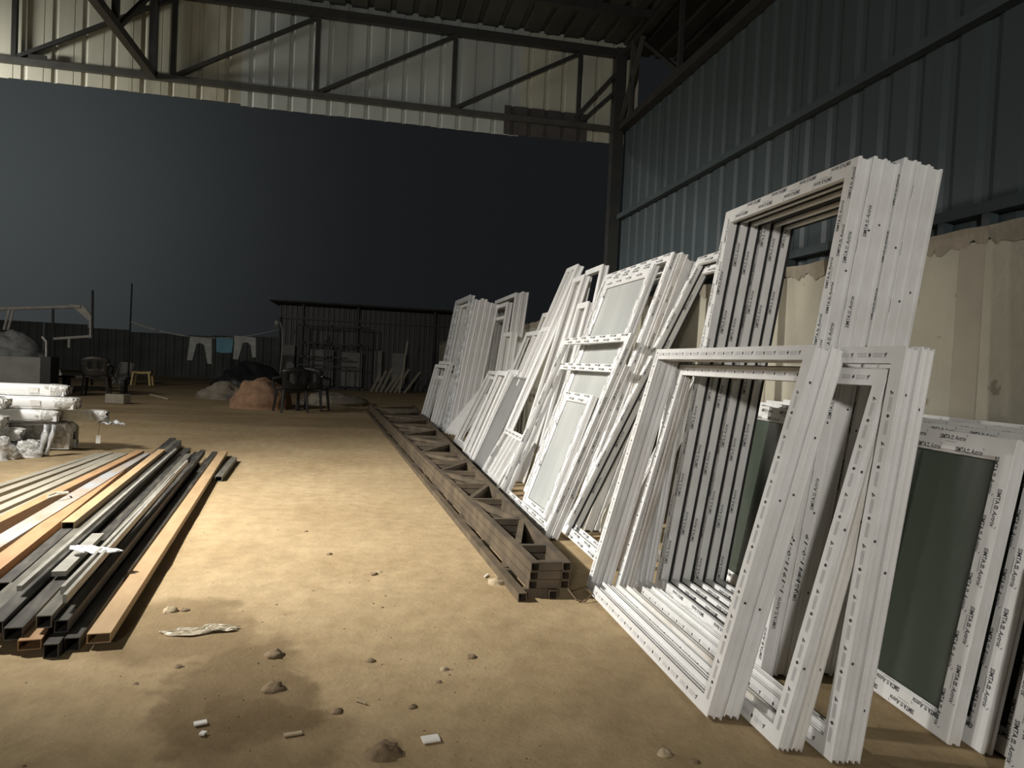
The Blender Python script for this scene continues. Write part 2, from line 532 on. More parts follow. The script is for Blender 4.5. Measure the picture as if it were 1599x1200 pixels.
# roof
ceil = structure('ceiling', None, None, 'dark ribbed roof sheeting seen from below')
rm = sheet_mesh(1.0, 13.0, .2, rib=.03)
rot2 = Matrix(((1, 0, 0, 0), (0, 0, 1, 0), (0, 1, 0, 0), (0, 0, 0, 1)))   # length -> world y, ribs -> +z
for k in range(12):
    obj('sheet', rm, 'roof', ceil, Matrix.Translation((-8.6 + k, -6, 4.275 + (.003 if k % 2 else 0))) @ rot2)
for y in (6.1, 5.0, 3.9, 2.8, 1.7, .6, -.5, -1.6, -2.7, -3.8):
    obj('purlin', MB().box((-8.6, y - .03, 4.205), (WX + .1, y + .03, 4.275)), 'steel', ceil)


# ------------------------------------------------------------------ lettering
def font_mesh(body, shear=0, scale=(1, 1), off=.022):
    c = bpy.data.curves.new('t', 'FONT')
    c.body = body; c.size = 1; c.shear = shear; c.resolution_u = 1
    c.offset = off
    o = bpy.data.objects.new('t', c)
    COL.objects.link(o)
    dg = bpy.context.evaluated_depsgraph_get()
    me = bpy.data.meshes.new_from_object(o.evaluated_get(dg))
    v = [(p.co.x * scale[0], p.co.y * scale[1]) for p in me.vertices]
    f = [tuple(p.vertices) for p in me.polygons]
    bpy.data.objects.remove(o); bpy.data.meshes.remove(me)
    return v, f


def norm(vf, x0, x1, y0, y1):
    v, f = vf
    a = min(p[0] for p in v); b = max(p[0] for p in v); c = min(p[1] for p in v); d = max(p[1] for p in v)
    return [(x0 + (p[0] - a) / (b - a) * (x1 - x0), y0 + (p[1] - c) / (d - c) * (y1 - y0)) for p in v], f


def merge(*vfs):
    V, Fc = [], []
    for v, f in vfs:
        n = len(V)
        V += v; Fc += [tuple(n + i for i in q) for q in f]
    return V, Fc


def rect(x0, y0, x1, y1):
    return [(x0, y0), (x1, y0), (x1, y1), (x0, y1)], [(0, 1, 2, 3)]


def arc(cx, cy, r0, r1, a0, a1, n=6):
    v, f = [], []
    for i in range(n + 1):
        a = R(a0 + (a1 - a0) * i / n)
        v += [(cx + r0 * math.cos(a), cy + r0 * math.sin(a)), (cx + r1 * math.cos(a), cy + r1 * math.sin(a))]
    for i in range(n):
        f.append((2 * i, 2 * i + 1, 2 * i + 3, 2 * i + 2))
    return v, f


emblem = merge(arc(.0535, .004, .0025, .0035, 0, 180), arc(.0535, .004, .0045, .0055, 20, 160), arc(.0535, .004, .0062, .0072, 40, 140), rect(.0475, .0005, .0595, .0016), rect(.0475, .0024, .0595, .0034))
_e = emblem
emblem = ([(.0575 + (x - .0535) * 1.15, y * 1.4) for x, y in _e[0]], _e[1])
LOGO = merge(norm(font_mesh('SIMTA'), 0, .048, 0, .0165), emblem, norm(font_mesh('Astrix', .25, off=.012), .068, .120, 0, .0165), arc(.113, .014, .008, .0098, 15, 75, 3))
TINY = merge(*[rect(.03 + i * .0085, -.0075, .03 + i * .0085 + .007, -.006) for i in range(6)])
LOGO2 = merge(LOGO, TINY)


def mark_block():
    """small print blocks, diamond and slanted mark of the other film"""
    P = []
    for r_ in range(3):
        P.append(rect(.0, .003 + r_ * .005, .042, .0045 + r_ * .005))
    d = ([(.056, .001), (.062, .009), (.056, .017), (.050, .009)], [(0, 1, 2, 3)])
    for r_ in range(3):
        P.append(rect(.070, .003 + r_ * .005, .112, .0045 + r_ * .005))
    z = ([(.120, .002), (.124, .002), (.131, .016), (.127, .016)], [(0, 1, 2, 3)])
    z2 = ([(.118, .009), (.126, .012), (.126, .015), (.118, .013)], [(0, 1, 2, 3)])
    return merge(d, z, z2), merge(*P)


MARKS, BLOCKS = mark_block()
DIGITS = norm(font_mesh('1-1911-0-19', .3), 0, .22, 0, .016)


def place(mb, vf, o, right, upv):
    o, right, upv = Vector(o), Vector(right), Vector(upv)
    n = len(mb.v)
    nrm = right.cross(upv)
    for x, y in vf[0]:
        mb.v.append(tuple(o + right * x + upv * y))
    mb.f += [tuple(n + i for i in q) for q in vf[1]]


X, Y, Z = Vector((1, 0, 0)), Vector((0, 1, 0)), Vector((0, 0, 1))

# ------------------------------------------------------------------ window frame builder
# local axes: x along the wall (away from the viewer), z up the frame, -y through the frame towards the wall


def profile(kind, fwid, d):
    s = fwid; g = .005
    if kind == 'casement':
        return [(.002, 0), (s, 0), (s, .34 * d), (s - .016, .34 * d), (s - .016, d), (.002, d), (0, d * .96), (0, d * .78), (g, d * .72), (g, d * .30), (0, d * .24), (0, d * .04)]
    if kind == 'track':
        return [(.001, 0), (s, 0), (s, .08 * d), (s - .02, .08 * d), (s - .02, .46 * d), (s - .004, .48 * d), (s - .004, .54 * d), (s - .02, .56 * d), (s - .02, .92 * d), (s - .006, .93 * d), (s - .006, d), (.001, d), (0, d * .93), (.006, d * .88), (.006, d * .58), (0, d * .54), (0, d * .46), (.006, d * .42), (.006, d * .12), (0, d * .07)]
    if kind == 'sash':
        return [(.002, 0), (s - .012, 0), (s, .012), (s, .5 * d), (s, d - .01), (s - .01, d), (.002, d), (0, d * .96), (0, d * .70), (.004, d * .66), (.004, d * .40), (0, d * .36), (0, d * .04)]
    return [(0, 0), (s, 0), (s, d), (0, d)]


_cache = {}


def members(w, h, kind, fwid, d):
    key = (round(w, 3), round(h, 3), kind, fwid, d)
    if key in _cache:
        return _cache[key]
    pr = profile(kind, fwid, d)
    out = []
    cor = lambda s: [(s, s), (s, h - s), (w - s, h - s), (w - s, s)]
    for k in range(4):
        mb = MB()
        for (s, dd) in pr:
            c = cor(s); a, b = c[k], c[(k + 1) % 4]
            mb.v += [(a[0], -dd, a[1]), (b[0], -dd, b[1])]
        n = len(pr)
        for i in range(n):
            j = (i + 1) % n
            mb.f.append((2 * i, 2 * j, 2 * j + 1, 2 * i + 1))
        mb.f.append(tuple(2 * i for i in reversed(range(n))))
        mb.f.append(tuple(2 * i + 1 for i in range(n)))
        out.append(mb.mesh(('stile', 'rail', 'stile', 'rail')[k]))
    _cache[key] = out
    return out


def prints(w, h, fwid, d, style, rnd, blocks=False):
    """printed film lettering for each member: list of 4 meshes"""
    key = ('p', round(w, 3), round(h, 3), fwid, d, style, rnd, blocks)
    if key in _cache:
        return _cache[key]
    rg = random.Random(rnd)
    e = .0009
    out = []
    if style == 'marks':
        vf, step, rows = BLOCKS if blocks else MARKS, .150, [fwid * .5 - .010]
    else:
        vf, step, rows = LOGO2, .165, [fwid * .10, fwid * .60] if fwid > .055 else [fwid * .35]
    up_read = style != 'logo_down'
    for k in range(4):
        mb = MB()
        ln = h if k in (0, 2) else w
        for ri, r0 in enumerate(rows):
            o0 = fwid * .6 + (step * .6 if ri else 0) * 1.0 + rg.uniform(0, .02)
            while o0 + .125 < ln - fwid * .3:
                if k == 0:
                    if up_read: place(mb, vf, (fwid - r0 - .013 if False else r0, e, o0), Z, X)
                    else: place(mb, vf, (fwid - r0, e, ln - o0), -Z, -X)
                elif k == 2:
                    if up_read: place(mb, vf, (w - fwid + r0, e, o0), Z, X)
                    else: place(mb, vf, (w - r0, e, ln - o0), -Z, -X)
                elif k == 1:
                    if style == 'logo': place(mb, vf, (o0, e, h - r0), X, -Z)
                    else: place(mb, vf, (ln - o0, e, h - fwid + r0), -X, Z)
                else:
                    if style == 'marks': place(mb, vf, (ln - o0, e, r0), -X, Z)
                    else: place(mb, vf, (o0, e, fwid - r0), X, -Z)
                o0 += step * (1.12 if style == 'logo_down' else 1.3) if len(rows) > 1 else step
        # side faces that look towards the viewer: outer side of the near stile, inner side of the far stile
        if style != 'marks' and (k == 2 or (k == 0 and rnd < 2)):
            xs = -e if k == 0 else w - fwid - e
            dd = -d * .55 if k == 0 else -d * .30
            if k == 0:
                xs = .005 - e
            o0 = .05 + rg.uniform(0, .3)
            while o0 + .12 < ln:
                place(mb, LOGO, (xs, dd, o0), Z, Y)
                o0 += .34
        out.append(mb.mesh('lettering') if mb.v else None)
    _cache[key] = out
    return out


def window_frame(name, label, cat, pos, az, w, h, lean, kind='casement', fwid=.062, d=.06, style='logo', material='pvc', rnd=0,
                 group=None, glass=None, gasket=False, transom=None, mullion=None, lift=None, digits=False):
    a, b = R(az), R(lean)
    u = Vector((math.sin(a), math.cos(a), 0))
    n = Vector((u.y, -u.x, 0))
    v = Z * math.cos(b) + n * math.sin(b)
    t = n * math.cos(b) - Z * math.sin(b)
    mt = Matrix((u, -t, v)).transposed().to_4x4()
    z = d * math.sin(b) if lift is None else lift
    mt.translation = Vector((pos[0], pos[1], z + .001))
    root = thing(name, label, cat, matrix=mt, group=group)
    ms = members(w, h, kind, fwid, d)
    ps = prints(w, h, fwid, d, style, rnd) if style else [None] * 4
    for k in range(4):
        o = obj(('stile', 'top_rail', 'stile', 'bottom_rail')[k], ms[k], material, root)
        if ps[k] is not None:
            tag(obj('lettering', ps[k], 'ink', o), kind='stuff')
            if style == 'marks':
                pb = prints(w, h, fwid, d, style, rnd, True)
                tag(obj('fine_print', pb[k], 'inkgrey', o), kind='stuff')
    if transom:
        for zt in transom:
            tb = obj('transom', MB().box((fwid * .5, -d * .9, zt - .025), (w - fwid * .5, -.003, zt + .025)), material, root)
    if mullion:
        for xm in mullion:
            obj('mullion', MB().box((xm - .02, -d * .9, fwid * .5), (xm + .02, -.004, h - fwid * .5)), material, root)
    if gasket:
        key = ('g', round(w, 3), round(h, 3), fwid, d)
        if key not in _cache:
            mb = MB()
            s = fwid - .0165
            for (x0, z0, x1, z1) in ((s, s, s + .006, h - s), (w - s - .006, s, w - s, h - s), (s, s, w - s, s + .006), (s, h - s - .006, w - s, h - s)):
                mb.box((x0, -d - .002, z0), (x1, -d * .84, z1))
            _cache[key] = mb.mesh('gasket')
        obj('gasket', _cache[key], 'gasket', root)
    if glass:
        i = fwid - .004
        key = ('gl', round(w, 3), round(h, 3), fwid, d)
        if key not in _cache:
            _cache[key] = MB().box((i, -d * .55, i), (w - i, -d * .40, h - i)).mesh('pane')
            s = fwid - .001; mb = MB()
            for (x0, z0, x1, z1) in ((s, s, s + .004, h - s), (w - s - .004, s, w - s, h - s), (s, s, w - s, s + .004), (s, h - s - .004, w - s, h - s)):
                mb.box((x0, -d * .40, z0), (x1, -d * .36, z1))
            _cache[key + ('k',)] = mb.mesh('gasket')
        p = obj('pane', _cache[key], glass, root)
        obj('gasket', _cache[key + ('k',)], 'gasket', p)
    if style and fwid < .07:
        rg = random.Random(w * 7 + h * 13 + rnd + pos[0] * 31)
        mb = MB()
        for q in range(3):
            zc = h * (.12 + .3 * q + .2 * rg.random()); yc = -d * rg.choice((.35, .65))
            n0 = len(mb.v)
            xs = .004 if kind == 'track' else .0035
            for e_ in range(8):
                an = 2 * math.pi * e_ / 8
                mb.v.append((xs, yc + .0045 * math.cos(an), zc + .0045 * math.sin(an)))
            mb.f.append(tuple(n0 + e_ for e_ in range(8)))
        tag(obj('drill_holes', mb, 'ink', root), kind='stuff')
    if digits:
        mb = MB()
        place(mb, DIGITS, (.005 - .001, -d * .62, h * .16), Z, Y)
        obj('pen_marks', mb, 'ink', root)
    return root


def stack(n, name, cat, what, pos, az, w, h, lean, d, group, spread=0, hs=None, gap=.003, stagger=0, **kw):
    res = []
    for k in range(n):
        b = R(lean - spread * k)
        nx, ny = math.cos(R(az)), -math.sin(R(az))
        off = k * (d + gap) / math.cos(b)
        hh = hs[k] if hs else h
        dy = random.uniform(-.008, .008) - stagger * k if k else 0
        lab = what.replace('#', ORD[k])
        kk = dict(kw)
        for q in ('material', 'glass', 'digits', 'style', 'gasket'):
            if isinstance(kk.get(q), list):
                kk[q] = kk[q][min(k, len(kk[q]) - 1)]
        res.append(window_frame(name, lab, cat, (pos[0] + nx * off, pos[1] + ny * off + dy), az, w, hh, lean - spread * k, d=d, group=group, rnd=k, **kk))
    return res


# the near group: three leaning pairs of two-track sliding frames
stack(2, 'window_frame', 'window frame', '# of the two ribbed white frames standing nearest the truss beams', (1.092, 2.065), 0, 1.30, 1.235, 14.6, .053, 'front pair of square frames', kind='track', fwid=.052, style='marks', material=['pvc_film', 'pvc'])
stack(2, 'window_frame', 'window frame', '# of the two dusty brown-edged frames between the square white pairs', (1.218, 1.867), 0, 1.45, 1.165, 14.6, .036, 'dusty middle pair of frames', spread=1.0, kind='track', fwid=.052, style='marks', material=['pvc_film', 'pvc_dirty'])
stack(2, 'window_frame', 'window frame', '# of the two upright ribbed frames right of the dusty pair', (1.338, 1.789), 0, 1.60, 1.21, 7.8, .043, 'third pair of square frames', kind='track', fwid=.052, style='marks', material=['pvc_film', 'pvc'])
# the tall stack of six
stack(6, 'tall_window_frame', 'window frame', '# frame of the tallest stack, printed white with black seals', (1.439, 2.347), 1.0, 1.03, 1.93, 8.4, .056, 'tallest stack of six frames', hs=[1.93, 1.935, 1.925, 1.94, 1.93, 1.92], kind='casement', fwid=.066, style='logo', material='pvc_film', gasket=True, digits=[True, True, False])
# glazed sashes at the lower right
stack(4, 'glazed_window_sash', 'window', '# glazed sash of the low stack against the cement wall, dark green pane', (1.768, 1.838), 3.6, 1.95, .95, 10.4, .044, 'low stack of glazed sashes', stagger=.062, gap=.014, hs=[.95, .965, .975, .985], kind='sash', fwid=.074, style='logo_down', material='pvc_film', glass='glass')
window_frame('window_frame', 'white frame corner cut off at the lower right edge of the photo', 'window frame', (1.675, .98), 3, .62, .62, 9, 'casement', .06, .05, 'logo_down', 'pvc_film')
# wide leaning frames beyond the tall stack
stack(2, 'door_frame', 'door frame', '# long slanting frame just left of the tall stack', (1.285, 3.70), 0, .83, 2.05, 25.0, .05, 'slanting long frames', hs=[2.05, 1.98], kind='casement', fwid=.06, style='logo', material='pvc_film', gasket=True)
# glazed tall sash and its frames
window_frame('glazed_door_sash', 'tall sash with grey film-covered pane and loose top corner, centre right', 'window', (1.295, 4.72), 0, 1.02, 1.93, 18.7, 'sash', .085, .05, 'logo', 'pvc_film', 3, glass='glass_matt')
stack(4, 'tall_window_frame', 'window frame', '# tall brownish-edged frame behind the grey glazed sash', (1.352, 4.57), 0, 1.44, 2.0, 18.6, .052, 'frames behind the grey glazed sash', hs=[2.0, 2.0, 1.96, 1.94], kind='casement', fwid=.06, style='logo', material=['pvc', 'pvc_dirty', 'pvc'])
# half-height frames in front of it
stack(2, 'window_frame', 'window frame', '# half-height printed frame beside the middle of the truss beams', (1.125, 4.36), -1.2, 1.49, 1.42, 21.4, .045, 'half-height printed frames', hs=[1.42, 1.20], kind='casement', fwid=.058, style='logo', material='pvc_film')
window_frame('glazed_window_sash', 'small sash with grey film-covered pane inside the half-height frame', 'window', (1.235, 4.82), -2, .63, .95, 19.6, 'sash', .07, .045, 'logo', 'pvc_film', 4, glass='glass_matt')
# narrow tall ones near the corner column
window_frame('narrow_window_frame', 'narrow tall white frame with a crossbar, left of the corner column', 'window frame', (1.17, 6.86), 0, .40, 2.25, 21.3, 'casement', .055, .075, None, 'pvc', transom=[1.55, .75], mullion=[.2])
window_frame('narrow_window_frame', 'narrow white frame with open top standing against the corner column', 'window frame', (1.70, 6.28), 0, .52, 2.07, 9.8, 'casement', .055, .07, None, 'pvc')
window_frame('narrow_window_frame', 'slim white frame between the two narrow tall frames, slightly shorter', 'window frame', (1.40, 6.48), 0, .36, 2.03, 15.5, 'casement', .055, .07, None, 'pvc')
window_frame('narrow_window_frame', 'slim white frame half hidden below the corner column frames, shortest of them', 'window frame', (1.50, 6.12), 0, .34, 1.72, 13.0, 'casement', .055, .07, None, 'pvc')
# small frame and boards in the middle distance
stack(2, 'window_frame', 'window frame', '# low printed frame lying slanted beside the truss, with short stiles inside', (1.10, 6.02), 0, .86, .52, 28, .05, 'low slanted frames', hs=[.52, .50], kind='casement', fwid=.055, style='logo', material='pvc_film', mullion=[.25, .40, .55])
pn = window_frame('grey_board', 'plain dull grey board leaning among the white frames', 'board', (1.125, 6.93), 0, .62, 1.05, 23, 'plain', .02, .014, None, 'panel', glass='panel')
stack(4, 'window_frame', 'window frame', '# of four ribbed white frames leaning left of the grey board', (1.10, 7.70), 0, .62, 1.08, 21.6, .05, 'four frames left of the grey board', hs=[1.08, 1.06, 1.10, 1.02], kind='casement', fwid=.055, style=None, material='pvc')
stack(2, 'window_frame', 'window frame', '# slanted white frame with grey top rail above the truss middle', (1.19, 8.42), -1, 1.25, 1.08, 24.5, .05, 'slanted frames with grey top rail', hs=[1.08, 1.0], kind='casement', fwid=.05, style=None, material='pvc', mullion=[.25, .5])
window_frame('window_frame', 'white frame with grey top rail behind the ribbed four', 'window frame', (1.36, 7.5), 0, 1.2, 1.58, 20, 'casement', .055, .06, None, 'pvc', mullion=[.25, .5, .75])
window_frame('window_frame', 'small tilted white frame corner poking up beside the narrow tall frame', 'window frame', (1.50, 8.04), 0, .44, 1.80, 17.6, 'casement', .06, .06, None, 'pvc')
# far upright group
window_frame('wrapped_window_frame', 'film-wrapped shiny frame at the front of the farthest stack', 'window frame', (1.165, 11.10), -3, 1.35, 2.17, 9.2, 'casement', .07, .085, None, 'wrap')
stack(4, 'tall_window_frame', 'window frame', '# plain white frame right of the shiny wrapped one', (1.262, 11.05), -3, 1.35, 2.1, 9.2, .092, 'plain frames of the farthest stack', hs=[2.10, 2.12, 2.07, 2.05], kind='casement', fwid=.06, style=None, material='pvc')
stack(2, 'tall_window_frame', 'window frame', '# of two tallest far frames with open dark top against the sky', (1.845, 10.25), -1, 1.6, 2.17, 5.8, .095, 'tallest far pair', hs=[2.15, 2.17], kind='casement', fwid=.06, style=None, material='pvc')
window_frame('tall_window_frame', 'far white frame with dark gap between the plain stack and the tallest pair', 'window frame', (1.735, 10.45), -2, 1.2, 2.03, 7.0, 'casement', .06, .085, None, 'pvc', transom=[1.8])
window_frame('window_frame', 'shorter far frame standing in front of the tallest pair', 'window frame', (1.76, 9.75), -2, .5, 1.55, 6.0, 'casement', .06, .10, None, 'pvc')
stack(3, 'window_frame', 'window frame', '# of three low frames at the far end of the truss beams', (.985, 11.45), -4.3, 1.1, 1.12, 13.5, .05, 'three low frames at the far end', hs=[1.06, 1.12, .86], kind='casement', fwid=.055, style=None, material='pvc')
# loose profiles leaning beside them
pm = MB().box((-.02, -.02, 0), (.02, .02, .80)).box((-.026, -.026, 0), (-.014, .026, .80)).mesh('loose_profile')
for i in range(6):
    p = Vector((1.17 + .04 * i, 10.78 - .05 * i, .018)); q = Vector((1.17 + .04 * i + .40, 10.72 - .05 * i, .56 - .015 * i))
    d = (q - p).normalized(); s = d.cross(Y).normalized(); t = d.cross(s)
    mm = Matrix((s, t, d)).transposed().to_4x4(); mm.translation = p
    o = obj('loose_profile', pm, 'pvc', matrix=mm)
    tag(o, f'{["leftmost", "second", "third", "fourth", "fifth", "rightmost"][i]} of six slanting white profiles below the farthest stack', 'profile', 'loose slanting profiles')
# offcuts and sack behind the long slanting frames
for i, (x, y, a, z) in enumerate([(1.52, 3.98, 20, 0), (1.60, 4.12, -35, 0), (1.55, 4.25, 60, 0), (1.66, 3.90, 5, 0), (1.57, 4.07, 75, .05)]):
    mb = MB().box((-.09, -.03, 0), (.09, .03, .008)).box((-.09, -.03, 0), (.09, -.022, .045)).box((-.09, .022, 0), (.09, .03, .045)).box((-.09, -.004, 0), (.09, .004, .035))
    mm = Matrix.Translation((x, y, z)) @ Matrix.Rotation(R(a), 4, 'Z')
    tag(obj('profile_offcut', mb, 'pvc', matrix=mm), f'{["nearest", "second", "third", "right-hand", "topmost"][i]} white profile offcut on the ground inside the slanting frame', 'offcut', 'white profile offcuts')


def lump(name, loc, size, material, seed=0, rough=.25, seg=20, flat=True, freq=1.6):
    mb = MB()
    rings = seg // 2
    for j in range(rings + 1):
        th = (math.pi / 2 if flat else math.pi) * j / rings
        for i in range(seg):
            ph = 2 * math.pi * i / seg
            p = Vector((math.sin(th) * math.cos(ph), math.sin(th) * math.sin(ph), math.cos(th)))
            k = 1 + rough * noise.noise(p * freq + Vector((seed, seed * .7, 2))) + rough * .5 * noise.noise(p * freq * 3 + Vector((seed, 1, 5)))
            q = p * k
            z = q.z * size[2]
            if not flat: z += size[2]
            mb.v.append((q.x * size[0], q.y * size[1], max(z, 0) if flat else z))
    for j in range(rings):
        for i in range(seg):
            a = j * seg + i; b = j * seg + (i + 1) % seg
            mb.f.append((a, a + seg, b + seg, b))
    mb.f.append(tuple(rings * seg + i for i in range(seg)))
    return obj(name, mb.mesh(name, True), material, loc=loc)


tag(lump('cream_sack', (1.66, 4.42, 0), (.13, .16, .30), 'cloth_cream', 3, .14), 'crumpled cream sack behind the long slanting frames', 'sack')

# ------------------------------------------------------------------ stacked roof trusses on the ground


def hollow(mb, p, q, w, h, wall=.0035):
    """open-ended rectangular tube along p->q (centre line)"""
    p, q = Vector(p), Vector(q)
    d = (q - p).normalized(); s = d.cross(Z).normalized(); u = s.cross(d)
    n = len(mb.v)
    for c in (p, q):
        for (hw, hh) in ((w / 2, h / 2), (w / 2 - wall, h / 2 - wall)):
            for a, b in ((-1, -1), (1, -1), (1, 1), (-1, 1)):
                mb.v.append(tuple(c + s * a * hw + u * b * hh))
    for i in range(4):
        j = (i + 1) % 4
        mb.f += [(n + i, n + 8 + i, n + 8 + j, n + j), (n + 4 + i, n + 4 + j, n + 12 + j, n + 12 + i), (n + i, n + j, n + 4 + j, n + 4 + i), (n + 8 + i, n + 12 + i, n + 12 + j, n + 8 + j)]
    return mb


for k in range(4):
    zc = .0215 + .0425 * k
    dx = -.055 if k == 0 else (.004 * k)
    t_ = thing('roof_truss', f'{["lowest", "second", "third", "topmost"][k]} steel roof truss of the pile lying along the white frames', 'truss', loc=(dx, 0, 0), group='roof trusses stacked flat on the ground')
    Lc = [(.80, 3.27 - (.05 if k == 0 else 0)), (.055, 15.0)]
    Rc = [(.955, 3.27 - (.05 if k == 0 else 0)), (.93, 15.0)]
    lx = lambda y: Lc[0][0] + (y - 3.27) / (15.0 - 3.27) * (Lc[1][0] - Lc[0][0])
    rx = lambda y: Rc[0][0] + (y - 3.27) / (15.0 - 3.27) * (Rc[1][0] - Rc[0][0])
    if k == 0:
        Rc = [(.955, 3.25), (.90, 15.0)]
    obj('chord', hollow(MB(), (*Lc[0], zc), (*Lc[1], zc), .041, .041), 'beam', t_)
    obj('chord', hollow(MB(), (*Rc[0], zc), (*Rc[1], zc), .041, .041), 'beam', t_)
    obj('end_post', MB().bar((Lc[0][0] + .02, 3.30, zc), (Rc[0][0] - .02, 3.30, zc), .04), 'beam', t_)
    y = 3.62; i = 0
    while y < 14.5:
        st_ = .62 if y < 7 else .8
        obj('web', MB().bar((lx(y) + .02, y, zc), (rx(y) - .02, y, zc), .035), 'beam', t_)
        if i % 2 == 0: a, b = (lx(y + .04) + .02, y + .04), (rx(y + st_ - .04) - .02, y + st_ - .04)
        else: a, b = (rx(y + .04) - .02, y + .04), (lx(y + st_ - .04) + .02, y + st_ - .04)
        obj('diagonal', MB().bar((*a, zc), (*b, zc), .034), 'beam', t_)
        y += st_; i += 1

# wire between truss and frames
cu = [(.985, 3.30, .03), (1.03, 3.27, .012), (1.07, 3.30, .01), (1.06, 3.36, .012), (1.01, 3.37, .03)]
mb = MB().tube([(.97, 3.25, .05), (1.0, 3.2, .012), (1.04, 3.19, .008), (1.08, 3.22, .03), (1.07, 3.28, .05), (1.03, 3.3, .03), (1.01, 3.34, .008)], .004, 6)
tag(obj('binding_wire', mb, 'cable'), 'loop of thin brown wire at the near end of the trusses', 'wire')

# ------------------------------------------------------------------ steel tubes on the left
TUBES = [
    # near (x,y), far (x,y), z_base, width, height, material, hollow, label
    ((-.916, 2.81), (-1.443, 7.92), .022, .078, .036, 'tan_rust', 1, 'long tan tube at the right edge of the steel pile'),
    ((-1.0, 2.80), (-1.53, 7.93), .0, .05, .048, 'black_steel', 1, 'black tube lying directly left of the long tan tube'),
    ((-.93, 2.86), (-1.40, 7.6), .0, .05, .022, 'black_steel', 0, 'thin dark bar under the long tan tube'),
    ((-1.055, 2.85), (-1.60, 7.70), .05, .045, .045, 'black_steel', 1, 'square black tube with open end, second row left of tan tube'),
    ((-1.105, 2.83), (-1.62, 7.2), .075, .05, .045, 'grey_steel', 1, 'grey tube on top beside the square black one'),
    ((-1.045, 2.74), (-1.62, 7.4), .0, .048, .05, 'black_steel', 1, 'black tube projecting lowest towards the viewer'),
    ((-1.077, 2.934), (-1.395, 5.785), .13, .014, .032, 'pale_steel', 0, 'shorter of the twin pale strips lying on top'),
    ((-1.123, 3.035), (-1.47, 6.494), .13, .014, .032, 'pale_steel', 0, 'longer of the twin pale strips lying on top'),
    ((-1.125, 2.77), (-1.46, 4.88), .02, .072, .036, 'rust', 1, 'orange rusty tube with open end at lower left'),
    ((-1.19, 2.80), (-1.78, 7.85), .045, .06, .045, 'black_steel', 1, 'black tube left of the orange rusty tube end'),
    ((-1.26, 2.82), (-1.95, 8.2), .06, .055, .045, 'black_steel', 1, 'dark tube third from the orange tube end'),
    ((-1.13, 2.86), (-1.7, 7.9), .0, .05, .045, 'black_steel', 1, 'black tube buried under the orange rusty tube'),
    ((-1.33, 2.90), (-2.02, 8.45), .05, .075, .05, 'grey_steel', 1, 'broad grey tube at the left of the pile front'),
    ((-1.30, 3.10), (-1.77, 7.35), .125, .018, .022, 'pale_steel', 0, 'long pale strip across the middle of the pile'),
    ((-1.26, 3.36), (-1.335, 4.04), .105, .055, .022, 'pale_steel', 0, 'short flat pale piece under the scrap of film'),
    ((-1.44, 3.30), (-2.116, 8.64), .04, .06, .06, 'black_steel', 1, 'black tube reaching farthest back in the pile'),
    ((-1.56, 4.26), (-1.90, 7.37), .085, .062, .05, 'tan_rust', 1, 'tan tube with black open end in mid pile'),
    ((-1.60, 3.42), (-1.99, 6.5), .03, .09, .05, 'rust', 1, 'wide orange tube beneath the mid tan tube'),
    ((-1.50, 3.25), (-2.0, 7.6), .0, .07, .036, 'rust', 0, 'flat orange bar right of the wide orange tube'),
    ((-1.78, 3.85), (-2.07, 7.42), .02, .10, .065, 'blue_rust', 1, 'wide rusty tube stained pale blue'),
    ((-1.965, 4.1), (-2.12, 7.47), .02, .07, .085, 'rust', 1, 'tall rusty tube left of the blue-stained one'),
    ((-2.12, 4.3), (-2.24, 7.6), .0, .06, .04, 'strip', 0, 'dusty grey flat bar right of the strip fan'),
    ((-2.23, 4.6), (-2.33, 7.7), .0, .07, .045, 'strip', 0, 'dusty grey flat bar second in the strip fan'),
    ((-2.37, 5.0), (-2.40, 7.75), .0, .07, .04, 'strip', 0, 'dusty grey flat bar third in the strip fan'),
    ((-2.50, 5.2), (-2.48, 7.75), .0, .07, .045, 'strip', 0, 'dusty grey flat bar fourth in the strip fan'),
    ((-2.64, 5.6), (-2.57, 7.72), .0, .06, .035, 'strip', 0, 'dusty grey flat bar leftmost in the strip fan'),
    ((-1.195, 6.38), (-1.275, 7.56), .0, .055, .045, 'grey_steel', 1, 'short grey tube lying apart right of the pile'),
    ((-1.255, 6.25), (-1.345, 7.5), .0, .028, .02, 'grey_steel', 0, 'thin short bar beside the short grey tube'),
]
for (a, b, z0, w, h, mt_, ho, lab) in TUBES:
    z = z0 + h / 2
    mb = MB()
    L0 = Vector((b[0] - a[0], b[1] - a[1], 0)).length
    if ho:
        hollow(mb, (0, 0, 0), (0, L0, 0), w, h)
        me = mb.mesh('steel_tube')
    else:
        mb.bar((0, 0, 0), (0, L0, 0), w, h)
        me = mb.mesh('steel_bar')
    d = Vector((b[0] - a[0], b[1] - a[1], 0)).normalized()
    s = d.cross(Z)
    mm = Matrix((s, d, Z)).transposed().to_4x4(); mm.translation = Vector((a[0], a[1], z))
    tag(obj('steel_tube' if ho else 'steel_bar', me, mt_, matrix=mm), lab, 'steel tube' if ho else 'steel bar', 'steel sections piled on the ground')


